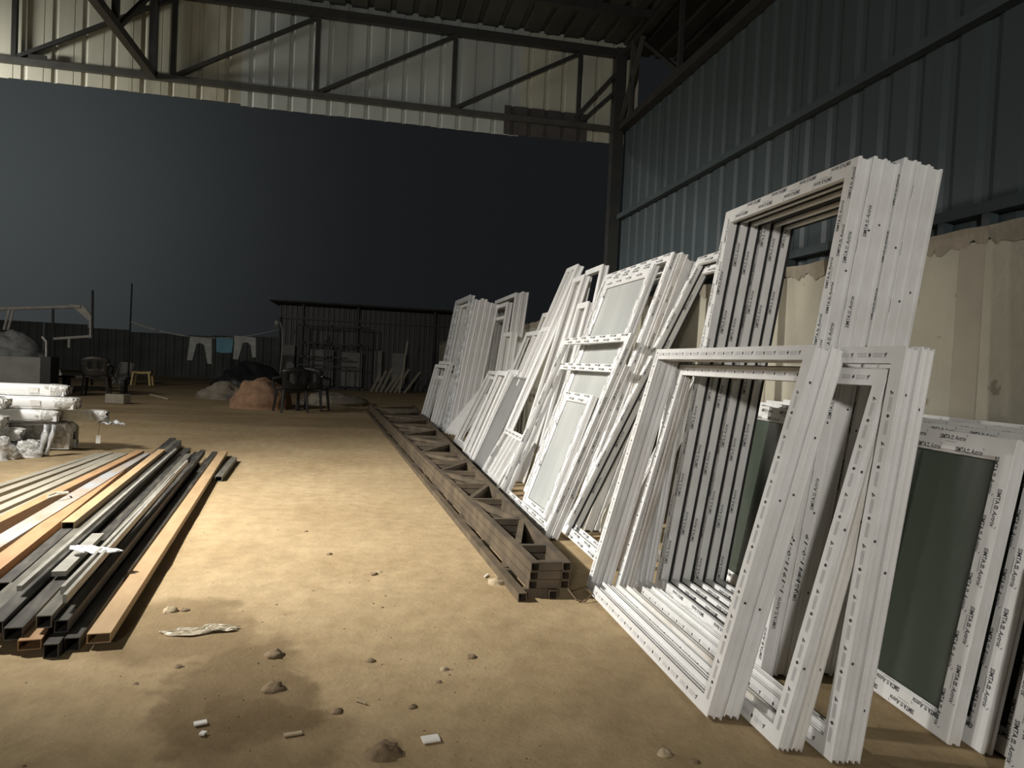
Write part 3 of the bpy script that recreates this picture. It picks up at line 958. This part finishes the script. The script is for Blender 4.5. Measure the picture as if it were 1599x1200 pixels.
def crumple(name, loc, sx, sy, hz, material, seed, n=14, rz=0, edge=.25):
    mb = MB()
    for j in range(n + 1):
        for i in range(n + 1):
            u = i / n - .5; v = j / n - .5
            k = 1 + edge * noise.noise(Vector((u * 4 + seed, v * 4, seed)))
            z = hz * abs(noise.noise(Vector((u * 5, v * 5 + seed, 3.3)))) * 2 + .004
            w_ = math.cos(u * 2.6) * .9 + .1
            mb.v.append((u * sx * k, v * sy * k * w_ + sy * .35 * noise.noise(Vector((u * 3, seed, 0))), z))
    for j in range(n):
        for i in range(n):
            a = j * (n + 1) + i
            mb.f.append((a, a + 1, a + n + 2, a + n + 1))
    o = obj(name, mb.mesh(name), material)
    o.matrix_world = Matrix.Translation(loc) @ Matrix.Rotation(R(rz), 4, 'Z')
    md = o.modifiers.new('thick', 'SOLIDIFY'); md.thickness = .0015
    return o


tag(crumple('film_scrap', (-1.20, 3.60, .15), .24, .10, .012, 'plastic_white', 2, rz=-18), 'shiny white scrap of film on top of the steel pile', 'film')
tag(crumple('plastic_sheet', (-.60, 2.95, 0), .27, .08, .014, 'plastic_clear', 5, rz=8), 'crumpled clear plastic sheet on the ground before the steel pile', 'plastic')
mb = MB().tube([(-1.97, 5.05, .112), (-1.93, 5.10, .125), (-1.90, 5.18, .12), (-1.93, 5.25, .112), (-1.99, 5.22, .113), (-2.0, 5.13, .112)], .006, 6)
tag(obj('rope_loop', mb, 'cloth_cream'), 'small loop of pale cord on the tall rusty tube', 'cord')

# ------------------------------------------------------------------ wrapped profile bundles at the left


def sleeve(ln, w, h, seed, x0=-.1, bulge=.0):
    """rounded film sleeve around a bundle, slightly creased"""
    mb = MB(); seg = 20; nx = 26
    for i in range(nx + 1):
        x = x0 - (ln + x0) * (i / nx) ** 1.4
        for k in range(seg):
            a = 2 * math.pi * k / seg
            c, s_ = math.cos(a), math.sin(a)
            yy = math.copysign(abs(c) ** .5, c) * w / 2; zz = math.copysign(abs(s_) ** .5, s_) * h / 2
            q = 1 + .05 * noise.noise(Vector((x * 7, yy * 16 + seed, zz * 16))) + (bulge if i == 0 else 0)
            mb.v.append((x, yy * q, h / 2 + zz * q))
    for i in range(nx):
        for k in range(seg):
            a = i * seg + k; b = i * seg + (k + 1) % seg
            mb.f.append((a, a + seg, b + seg, b))
    return mb.mesh('film_sleeve', True)


def bundle(label, x1, y, z, ln, w, h, material='bundle', yaw=0, n=(3, 2), tag_at=None):
    """long bundle of profiles along -x from its right end x1, in a film sleeve"""
    o = thing('profile_bundle', label, 'profile bundle', matrix=Matrix.Translation((x1, y, z)) @ Matrix.Rotation(R(yaw), 4, 'Z'), group='white profile bundles')
    n = (max(n[0], 3), max(n[1], 2))
    pw_, ph = w * .9 / n[0], h * .9 / n[1]
    for i in range(n[0]):
        for j in range(n[1]):
            e = random.uniform(-.035, .035)
            yy, zz = -w * .45 + (i + .5) * pw_, h * .05 + (j + .5) * ph
            obj('profile', hollow(MB(), (e, yy, zz), (-.5, yy, zz), pw_ * .95, ph * .95, .004), 'bundle', o)
    obj('film_sleeve', sleeve(ln, w, h, x1 + z, bulge=.06), material, o)
    mb = MB(); seg = 18
    for i, (x, q) in enumerate(((-.16, 1.0), (-.08, 1.05), (-.02, 1.0), (.03, .8))):
        for k in range(seg):
            a = 2 * math.pi * k / seg
            c, s_ = math.cos(a), math.sin(a)
            r_ = q * (1 + .16 * noise.noise(Vector((x * 9, c * 3 + z * 5, s_ * 3 + x1))))
            mb.v.append((x + .03 * noise.noise(Vector((c * 4, s_ * 4, x1 + i))), math.copysign(abs(c) ** .6, c) * w * .5 * r_, h / 2 + math.copysign(abs(s_) ** .6, s_) * h * .5 * r_))
    for i in range(3):
        for k in range(seg):
            a = i * seg + k; b = i * seg + (k + 1) % seg
            mb.f.append((a, a + seg, b + seg, b))
    obj('torn_collar', mb.mesh('torn_collar', True), 'bundle_end', o)
    if tag_at:
        obj('paper_label', MB().box((tag_at, -w / 2 - .012, h * .3), (tag_at + .09, -w / 2 - .006, h * .75)), 'paper', o)
    return o


bundle('longest wrapped bundle on top of the white profile pile', -3.02, 8.1, .56, 3.0, .20, .12, n=(3, 1), tag_at=-.30)
bundle('ribbed white bundle second from the top with crumpled end', -2.90, 8.02, .435, 3.0, .24, .125, n=(4, 2), tag_at=-.36)
bundle('white bundle under the ribbed one at the pile middle', -3.05, 7.98, .315, 3.0, .22, .12, n=(2, 1))
bundle('yellowish wrapped bundle sticking out farthest right', -2.70, 8.25, .30, 3.0, .14, .12, material='cloth_cream', n=(2, 2))
bundle('bundle with black printed stripe at the left edge of the pile', -3.38, 7.6, .27, 2.5, .22, .12, n=(2, 1), yaw=4)
bundle('short white bundle above the striped one at the left edge', -3.42, 7.75, .45, 2.5, .20, .10, n=(2, 1), yaw=5)
bundle('topmost grey-ended bundle cut by the left edge of the photo', -3.55, 7.78, .56, 2.5, .18, .10, n=(2, 1), yaw=9)
bundle('lower white bundle near the ground under the pile', -3.27, 7.75, .14, 2.6, .20, .12, n=(2, 1), yaw=-5)
bundle('lowest white bundle resting on the ground', -3.20, 7.85, .0, 2.8, .34, .13, n=(3, 1), yaw=2)
bundle('bundle at the back supporting the pile', -3.0, 8.22, .0, 2.8, .26, .29, n=(3, 3), material='bundle_end')
tag(lump('film_drape', (-3.52, 7.42, 0), (.34, .14, .27), 'bundle_end', 31, .35, 30), 'crumpled grey film drape at the foot of the white bundles', 'film')
tag(lump('film_drape', (-3.18, 7.66, 0), (.14, .10, .16), 'bundle_end', 37, .4, 24), 'smaller crumpled film lump beside the hanging film', 'film')
# black printed stripe on the near bundle
so = tag(obj('striped_tape', MB().box((-3.50, 7.474, .30), (-3.47, 7.482, .38)), 'ink'), 'black printed band around the striped bundle', 'tape')
# hanging film tails
mb = MB()
for k, (x, w_) in enumerate(((0, .07), (.06, .05))):
    pts = [(x, 0, .30), (x - .02, -.03, .2), (x - .035, -.05, .1), (x - .05, -.06, .02)]
    mb.tube([Vector(p) for p in pts], [w_ * .6, w_ * .5, w_ * .25, w_ * .4], 7)
tag(obj('hanging_film', mb.mesh('hanging_film', True), 'wrap', loc=(-3.02, 7.72, 0)), 'twisted clear film hanging from the pile to the ground', 'film')
tag(crumple('loose_film_end', (-2.62, 8.2, .27), .26, .11, .03, 'wrap', 8, rz=-14), 'torn clear film at the end of the yellowish bundle', 'film')
o = thing('hanging_tag', 'white card tag dangling below the yellowish bundle', 'tag', loc=(-2.72, 8.15, .08))
obj('card', MB().box((-.022, -.002, 0), (.022, .002, .085)), 'paper', o)
obj('string', MB().tube([(0, 0, .085), (.005, .02, .22)], .002, 5), 'cable', o)

# ------------------------------------------------------------------ background yard
# far fence
fb = structure('wall_back', None, None, 'dim sheet fence at the back of the yard')
fm = sheet_mesh(1.5, 1.75, .3, rib=.05, top=.08, base=.14)
for k in range(16):
    obj('sheet', fm, 'fence', fb, Matrix.Translation((-24 + k * 1.5, 30 + random.uniform(-.04, .04), random.uniform(-.1, .15))))
# tin shed
sh = thing('tin_shed', 'long dark tin shed closing the yard at the back', 'shed', loc=(0, 24.8, 0))
sm2 = sheet_mesh(1.02, 2.72, .17, rib=.035, top=.04, base=.08)
for k in range(7):
    obj('wall_sheet', sm2, 'shed', sh, Matrix.Translation((-2.95 + k * 1.02, .2, 0)))
obj('roof_sheet', MB().box((-3.2, -.35, 2.80), (4.4, 3.2, 2.84)), 'shed', sh)
obj('gutter', MB().tube([(-3.2, -.36, 2.82), (4.4, -.36, 2.82)], .03, 8), 'steel_grey', sh)
obj('beam', MB().box((-2.95, .1, 2.28), (4.3, .16, 2.34)), 'steel_grey', sh)
for x in (-2.2, -.4, 2.2, 3.4):
    obj('post', MB().box((x - .04, .08, 0), (x + .04, .16, 2.8)), 'steel', sh)
for (x0, x1, z0, z1) in ((-1.9, -1.15, .1, 1.3), (-.95, -.2, .1, 1.25), (.2, .45, .3, 1.35), (.8, 1.25, .1, 1.3), (-2.75, -2.4, .1, 1.4)):
    obj('board', MB().box((x0, .02, z0), (x1, .06, z1)), 'shed_panel', sh)
gr = thing('window_grille', 'large dark steel grille frame standing against the tin shed', 'grille', loc=(-2.25, 24.3, 0))
for (a, b) in (((0, 0, 0), (0, 0, 2.1)), ((2.2, 0, 0), (2.2, 0, 2.1)), ((0, 0, 2.08), (2.2, 0, 2.08)), ((0, 0, .04), (2.2, 0, .04)), ((1.05, 0, 0), (1.05, 0, 2.1)), ((.2, 0, 0), (.2, 0, 2.1)), ((2.0, 0, 0), (2.0, 0, 2.1)), ((0, 0, 1.5), (2.2, 0, 1.5)), ((0, 0, 1.05), (1.6, 0, 1.05)), ((0, -.02, .78), (.8, -.02, .78)), ((1.1, -.02, .76), (1.9, -.02, .76)), ((1.55, 0, 0), (1.55, 0, .76)), ((.95, 0, 0), (.95, 0, 1.5))):
    obj('bar', MB().bar(a, b, .055), 'steel', gr)
for i in range(8):
    x = .12 + .15 * i
    top = (x + .28 + .03 * i, 0, .62 + .1 * (i % 3) * .8)
    lab = f'{["leftmost", "second", "third", "fourth", "fifth", "sixth", "seventh", "rightmost"][i]} short grey length leaning by the tin shed'
    if i == 6: top = (1.22, 0, 1.68); lab = 'tallest grey length leaning by the tin shed'
    o = obj('leaning_length', MB().bar((0, 0, 0), (top[0] - x, .12, top[2]), .06), 'concrete_block', loc=(x, 23.4, .01))
    tag(o, lab, 'post', 'lengths leaning by the tin shed')


def chair(label, loc, rz, material):
    t = thing('plastic_chair', label, 'chair', matrix=Matrix.Translation(loc) @ Matrix.Rotation(R(rz), 4, 'Z'))
    for sx in (-1, 1):
        for sy in (-1, 1):
            obj('leg', MB().tube([(sx * .25, sy * .24, 0), (sx * .21, sy * .2, .43)], [.022, .032], 8), material, t)
        obj('armrest', MB().tube([(sx * .25, -.22, .43), (sx * .28, -.2, .63), (sx * .28, .05, .65), (sx * .24, .26, .70)], .025, 8), material, t)
    mb = MB()
    n = 8
    for j in range(n + 1):
        for i in range(n + 1):
            u = i / n - .5; v = j / n - .5
            mb.v.append((u * .48, v * .46, .43 - .03 * math.cos(u * 3) * math.cos(v * 3)))
    for j in range(n):
        for i in range(n):
            a = j * (n + 1) + i; mb.f.append((a, a + 1, a + n + 2, a + n + 1))
    s_ = obj('seat', mb.mesh('seat', True), material, t); md = s_.modifiers.new('t', 'SOLIDIFY'); md.thickness = .025
    mb = MB()
    for j in range(n + 1):
        for i in range(n + 1):
            u = i / n - .5; v = j / n
            wv = .46 + .08 * v
            zz = .42 + .44 * v - .06 * v * (2 * u) ** 2
            mb.v.append((u * wv, .22 + .10 * v - .06 * (2 * u) ** 2, zz))
    for j in range(n):
        for i in range(n):
            if 2 < j < 6 and i in (2, 5):
                continue
            a = j * (n + 1) + i; mb.f.append((a, a + 1, a + n + 2, a + n + 1))
    s_ = obj('backrest', mb.mesh('backrest', True), material, t); md = s_.modifiers.new('t', 'SOLIDIFY'); md.thickness = .022
    return t


chair('black plastic chair beside the orange sand heap', (-1.42, 14.25, 0), 205, 'plastic_black')
chair('second black plastic chair right of the sand heap, turned away', (-1.05, 14.85, 0), 165, 'plastic_black')
chair('dark brown chair standing alone behind the white bundles', (-5.8, 17.2, 0), 190, 'plastic_brown')
tag(crumple('white_rag', (-1.22, 14.36, .46), .2, .16, .05, 'cloth_grey', 4, n=8), 'pale rag on the black plastic chairs', 'rag')
# stool
st_ = thing('plastic_stool', 'small yellow plastic stool at the back of the yard', 'stool', loc=(-6.39, 22.5, 0))
mb = MB()
for i in range(13):
    a = i / 12 - .5
    mb.v += [(a * .54, -.17, .34 + .10 * a * a), (a * .54, .17, .34 + .10 * a * a), (a * .54, -.17, .40 + .10 * a * a), (a * .54, .17, .40 + .10 * a * a)]
for i in range(12):
    k = i * 4
    mb.f += [(k, k + 4, k + 5, k + 1), (k + 2, k + 3, k + 7, k + 6), (k, k + 2, k + 6, k + 4), (k + 1, k + 5, k + 7, k + 3)]
obj('seat', mb, 'plastic_yellow', st_)
for sx in (-1, 1):
    for sy in (-1, 1):
        obj('leg', MB().bar((sx * .25, sy * .16, 0), (sx * .21, sy * .14, .37), .05), 'plastic_yellow', st_)
bd = thing('display_board', 'pale edged panel leaning beside the yellow stool', 'panel', matrix=Matrix.Translation((-7.2, 22.6, 0)) @ Matrix.Rotation(R(-14), 4, 'X'))
obj('face', MB().prism([(.02, 0, 0), (.40, 0, 0), (.50, 0, .62), (.16, 0, .64)], (0, .03, 0)), 'shed_panel', bd)
for a, b in (((0, -.01, 0), (.15, -.01, .64)), ((.15, -.01, .64), (.51, -.01, .62)), ((.51, -.01, .62), (.42, -.01, 0))):
    obj('edge', MB().bar(a, b, .06, .03), 'cloth_pale', bd)
# mounds
tag(lump('sand_heap', (-2.05, 15.1, 0), (.62, .65, .58), 'sand_orange', 2, .18, 36), 'heap of orange sand left of the black chairs', 'sand heap')
tag(lump('rubble_heap', (-3.15, 17.6, 0), (.62, .5, .36), 'sand_grey', 6, .3, 36), 'low grey rubble heap behind the orange sand', 'rubble heap')
tag(lump('sheet_covered_heap', (-3.2, 20.8, 0), (.95, .8, .78), 'black_heap', 9, .2, 36), 'black sheet covered heap behind the rubble', 'heap')
tag(lump('dark_rubble_heap', (-.75, 16.8, 0), (.7, .6, .28), 'sand_grey', 12, .3, 30), 'dark rubble heap right of the black chairs', 'rubble heap')


def block(name, label, loc, s, material, rz=0):
    mb = MB().box((-s[0] / 2, -s[1] / 2, 0), (s[0] / 2, s[1] / 2, s[2]))
    # chipped edges: bevel a little
    o = obj(name, mb, material)
    o.matrix_world = Matrix.Translation(loc) @ Matrix.Rotation(R(rz), 4, 'Z')
    md = o.modifiers.new('bevel', 'BEVEL'); md.width = .012; md.segments = 1
    return tag(o, label, 'block')


block('concrete_block', 'grey concrete block on the ground before the brown chair', (-4.68, 15.0, 0), (.40, .22, .18), 'concrete_block', -20)
block('pale_block', 'small pale block on the dark ground near the tin shed', (-.42, 16.5, 0), (.21, .2, .17), 'pale_block', 10)
tag(obj('ground_stick', MB().bar((-4.9, 17.9, .02), (-4.2, 16.6, .02), .03), 'pale_block'), 'thin pale stick on the ground behind the concrete block', 'stick')
# clothes line
YC = 22.5
sc = YC / 28.43
PXY = lambda x, z: (x * sc, YC, EYE + (z - EYE) * sc)
p1 = PXY(-8.55, 2.02); p2 = PXY(-3.36, 2.02)
lp = tag(obj('line_pole', MB().tube([(p1[0], YC, 0), (p1[0] + .02, YC, PXY(0, 3.4)[2])], [.03, .022], 8), 'steel'), 'thin dark pole at the left end of the clothes line', 'pole')
rp = thing('line_pole', 'pole with a hanging cable at the right end of the clothes line', 'pole', loc=(p2[0] + .05, YC, 0))
obj('shaft', MB().tube([(0, 0, 0), (0, 0, PXY(0, 2.5)[2])], .04, 8), 'steel', rp)
obj('cable', MB().tube([(-.02, -.05, 2.05), (.05, -.06, 1.85), (.08, -.06, 1.3), (.05, -.06, .7), (.03, -.06, .3)], .016, 6), 'cloth_pale', rp)
obj('lamp_holder', MB().tube([(-.16, -.06, 1.88), (-.10, -.06, 1.98), (-.12, -.06, 2.08)], [.05, .07, .04], 8), 'cloth_pale', rp)
pts = []
for i in range(21):
    t = i / 20
    x = p1[0] + (p2[0] - p1[0]) * t
    pts.append((x, YC, p1[2] + (p2[2] - p1[2]) * t - .36 * 4 * t * (1 - t)))
tag(obj('clothes_line', MB().tube(pts, [.022 if i < 8 else .010 for i in range(21)], 6), 'cloth_pale'), 'sagging pale clothes line across the yard', 'line')


def zl(x):
    t = (x - p1[0]) / (p2[0] - p1[0])
    return p1[2] + (p2[2] - p1[2]) * t - .36 * 4 * t * (1 - t)


def garment(name, label, cat, x, poly, material):
    z = zl(x)
    mb = MB().prism([(a, 0, b) for a, b in poly], (0, .05, 0))
    tag(obj(name, mb, material, loc=(x, YC - .025, z)), label, cat, 'washing on the line')


TR = [(-.30, 0), (-.36, -.68), (-.22, -.68), (-.12, -.20), (-.02, -.16), (.10, -.22), (.20, -.76), (.32, -.76), (.30, -.02)]
garment('hanging_trousers', 'pale trousers hanging left of the blue cloth', 'trousers', -4.83, TR, 'cloth_grey')
garment('hanging_cloth', 'light blue cloth hanging in the middle of the line', 'cloth', -4.17, [(-.24, 0), (-.22, -.42), (-.05, -.45), (.21, -.43), (.24, -.01)], 'cloth_blue')
garment('hanging_trousers', 'pale trousers hanging right of the blue cloth', 'trousers', -3.60, [(-.30, 0), (-.32, -.70), (-.18, -.70), (-.06, -.20), (.06, -.18), (.16, -.26), (.22, -.62), (.32, -.62), (.30, -.03)], 'cloth_grey')
# tarpaulin shelter
sf = thing('tarp_shelter', 'shelter frame with torn pale tarpaulin edge at far left', 'shelter', loc=(0, 19.6, 0))
k = 19.6 / 21.63
Q = lambda x, z: (x * k, 0, EYE + (z - EYE) * k)
obj('ridge_bar', MB().tube([Q(-10.6, 1.88), Q(-9.7, 1.96), Q(-7.75, 2.14)], .045, 8), 'cloth_pale', sf)
mb = MB().prism([Q(-8.05, 2.18), Q(-7.70, 2.18), Q(-7.45, 1.86), Q(-7.42, 1.28), Q(-7.52, 1.28), Q(-7.54, 1.76), Q(-7.80, 1.98)], (0, .05, 0))
obj('torn_edge', mb, 'cloth_pale', sf)
obj('lower_bar', MB().tube([Q(-8.40, 1.22), Q(-7.45, 1.34)], .035, 8), 'cloth_pale', sf)
obj('post', MB().tube([Q(-7.42, 0), Q(-7.47, 2.6)], .03, 8), 'steel', sf)
obj('post', MB().tube([Q(-8.40, 0), Q(-8.44, 2.1)], .03, 8), 'steel', sf)
for dx in (0, .10):
    obj('prop', MB().tube([Q(-9.62 + dx, 1.4), Q(-9.5 + dx, 1.95)], .03, 8), 'cloth_pale', sf)
obj('hanging_strap', MB().tube([Q(-8.02, 1.24), Q(-8.02, 1.0)], .03, 6), 'cloth_pale', sf)
tag(lump('tarpaulin_heap', (-7.75, 17.4, .25), (.92, .7, 1.05), 'tarp', 21, .22, 40), 'big grey tarpaulin covered heap at far left', 'heap')
cb = thing('low_cabinet', 'low dark cabinet in front of the tarpaulin heap', 'cabinet', loc=(-7.75, 16.1, 0))
obj('body', MB().box((-1.2, 0, .12), (1.27, .4, .80)), 'shed_panel', cb)
obj('side_post', MB().box((1.27, -.02, .1), (1.46, .4, .82)), 'plastic_black', cb)
obj('plinth', MB().box((-1.15, .03, 0), (1.3, .38, .12)), 'steel', cb)
obj('prop_stick', MB().tube([(1.33, .1, .82), (1.32, .1, 1.13), (1.24, .1, 1.22)], .022, 8), 'cloth_pale', cb)
tag(obj('shiny_scrap', MB().prism([(0, 0, 0), (.10, 0, .02), (.02, 0, .22), (-.08, 0, .24)], (0, .03, 0)), 'cloth_grey', loc=(-6.75, 17.6, .38)), 'shiny scrap between the cabinet and the brown chair', 'scrap')
o_ = tag(obj('low_bench', MB().box((-.7, -.2, .33), (.7, .2, .38)).box((-.65, -.15, 0), (-.58, .15, .33)).box((.58, -.15, 0), (.65, .15, .33)), 'plastic_brown', loc=(-6.2, 18.3, 0)), 'low dark bench left of the brown chair', 'bench')

# ------------------------------------------------------------------ litter on the soil
CL = [(-.29, 2.70, .030, 'clod'), (-.26, 2.43, .032, 'clod'), (.09, 1.99, .042, 'clod'), (-.77, 3.20, .025, 'clod_pale'), (-.72, 3.21, .018, 'clod'), (.675, 3.50, .036, 'clod_pale'), (.42, 2.62, .018, 'clod'), (.05, 2.62, .016, 'clod'), (.28, 2.42, .012, 'clod'), (-.05, 2.25, .018, 'clod'), (.18, 2.25, .014, 'clod'), (.07, 3.70, .018, 'clod'), (.10, 3.74, .014, 'clod_pale'), (-.17, 4.09, .016, 'clod'), (.31, 2.52, .014, 'clod_pale'), (-.6, 2.62, .014, 'clod'), (-.7, 2.5, .012, 'clod'), (-.34, 4.6, .012, 'clod'), (.88, 1.9, .02, 'clod_pale'), (.95, 1.85, .014, 'clod')]
PLACE = ['before the crumpled plastic', 'in the middle of the dark soil patch', 'at the bottom edge of the photo', 'near the end of the tan tube', 'beside the pale stone near the tan tube', 'left of the truss end', 'on the right of the bare ground', 'right of the dark soil patch', 'near the lower centre', 'at the lower edge of the dark soil patch', 'left of the paper scrap', 'in the bright ground left of the truss', 'beside the clod left of the truss', 'in the bright central ground', 'beside the clod at lower right', 'at the left of the dark soil patch', 'at the far left of the dark soil patch', 'in the brightest ground', 'in front of the white frames', 'beside the stone before the frames']
for i, (x, y, s, mt_) in enumerate(CL):
    o = lump('soil_clod' if mt_ == 'clod' else 'stone', (x, y, ground_z(x, y) - .004), (s * 1.2, s, s * .8), mt_, i * 3.1, .45, 12)
    tag(o, ('dark soil clod ' if mt_ == 'clod' else 'pale stone ') + PLACE[i], 'clod' if mt_ == 'clod' else 'stone', 'clods and stones on the soil')
for i, (x, y, a, s) in enumerate([(-.44, 2.21, 20, (.035, .02)), (-.42, 2.15, 70, (.018, .016)), (.22, 2.04, 10, (.05, .035)), (.64, 3.62, 60, (.05, .008)), (.02, 2.3, -40, (.045, .006)), (-.17, 2.12, 12, (.05, .014))]):
    o = obj('paper_scrap', MB().box((-s[0] / 2, -s[1] / 2, .002), (s[0] / 2, s[1] / 2, .007)), 'paper' if i < 4 else 'clod_pale')
    o.matrix_world = Matrix.Translation((x, y, ground_z(x, y) + .002)) @ Matrix.Rotation(R(a), 4, 'Z')
    tag(o, ['white paper scrap at the lower left of the dark soil patch', 'tiny white square of paper below the other scrap', 'pale square scrap near the bottom edge', 'pale splinter left of the truss end', 'thin straw near the lower centre', 'flat brown chip in the dark soil patch'][i], 'scrap', 'scraps on the soil')
mb = MB()
rg = random.Random(3)
for i in range(700):
    y = 1.7 + 9 * rg.random() ** 1.6
    x = rg.uniform(-1.2 - .1 * y, .78 - .03 * y)
    if x < -.85 - .1 * (y - 2.8) and y > 2.6 and y < 8.3: continue
    s = rg.uniform(.002, .006) * (1 + y * .06)
    n = len(mb.v)
    for k in range(5):
        a = 2 * math.pi * k / 5 + rg.random()
        mb.v.append((x + s * 1.3 * math.cos(a), y + s * math.sin(a), ground_z(x, y) - .003))
    mb.v.append((x, y, ground_z(x, y) + s * .5))
    mb.f += [(n + k, n + (k + 1) % 5, n + 5) for k in range(5)]
tag(obj('soil_crumbs', mb, 'clod'), 'fine crumbs and grit scattered over the bare soil', 'grit', kind='stuff')
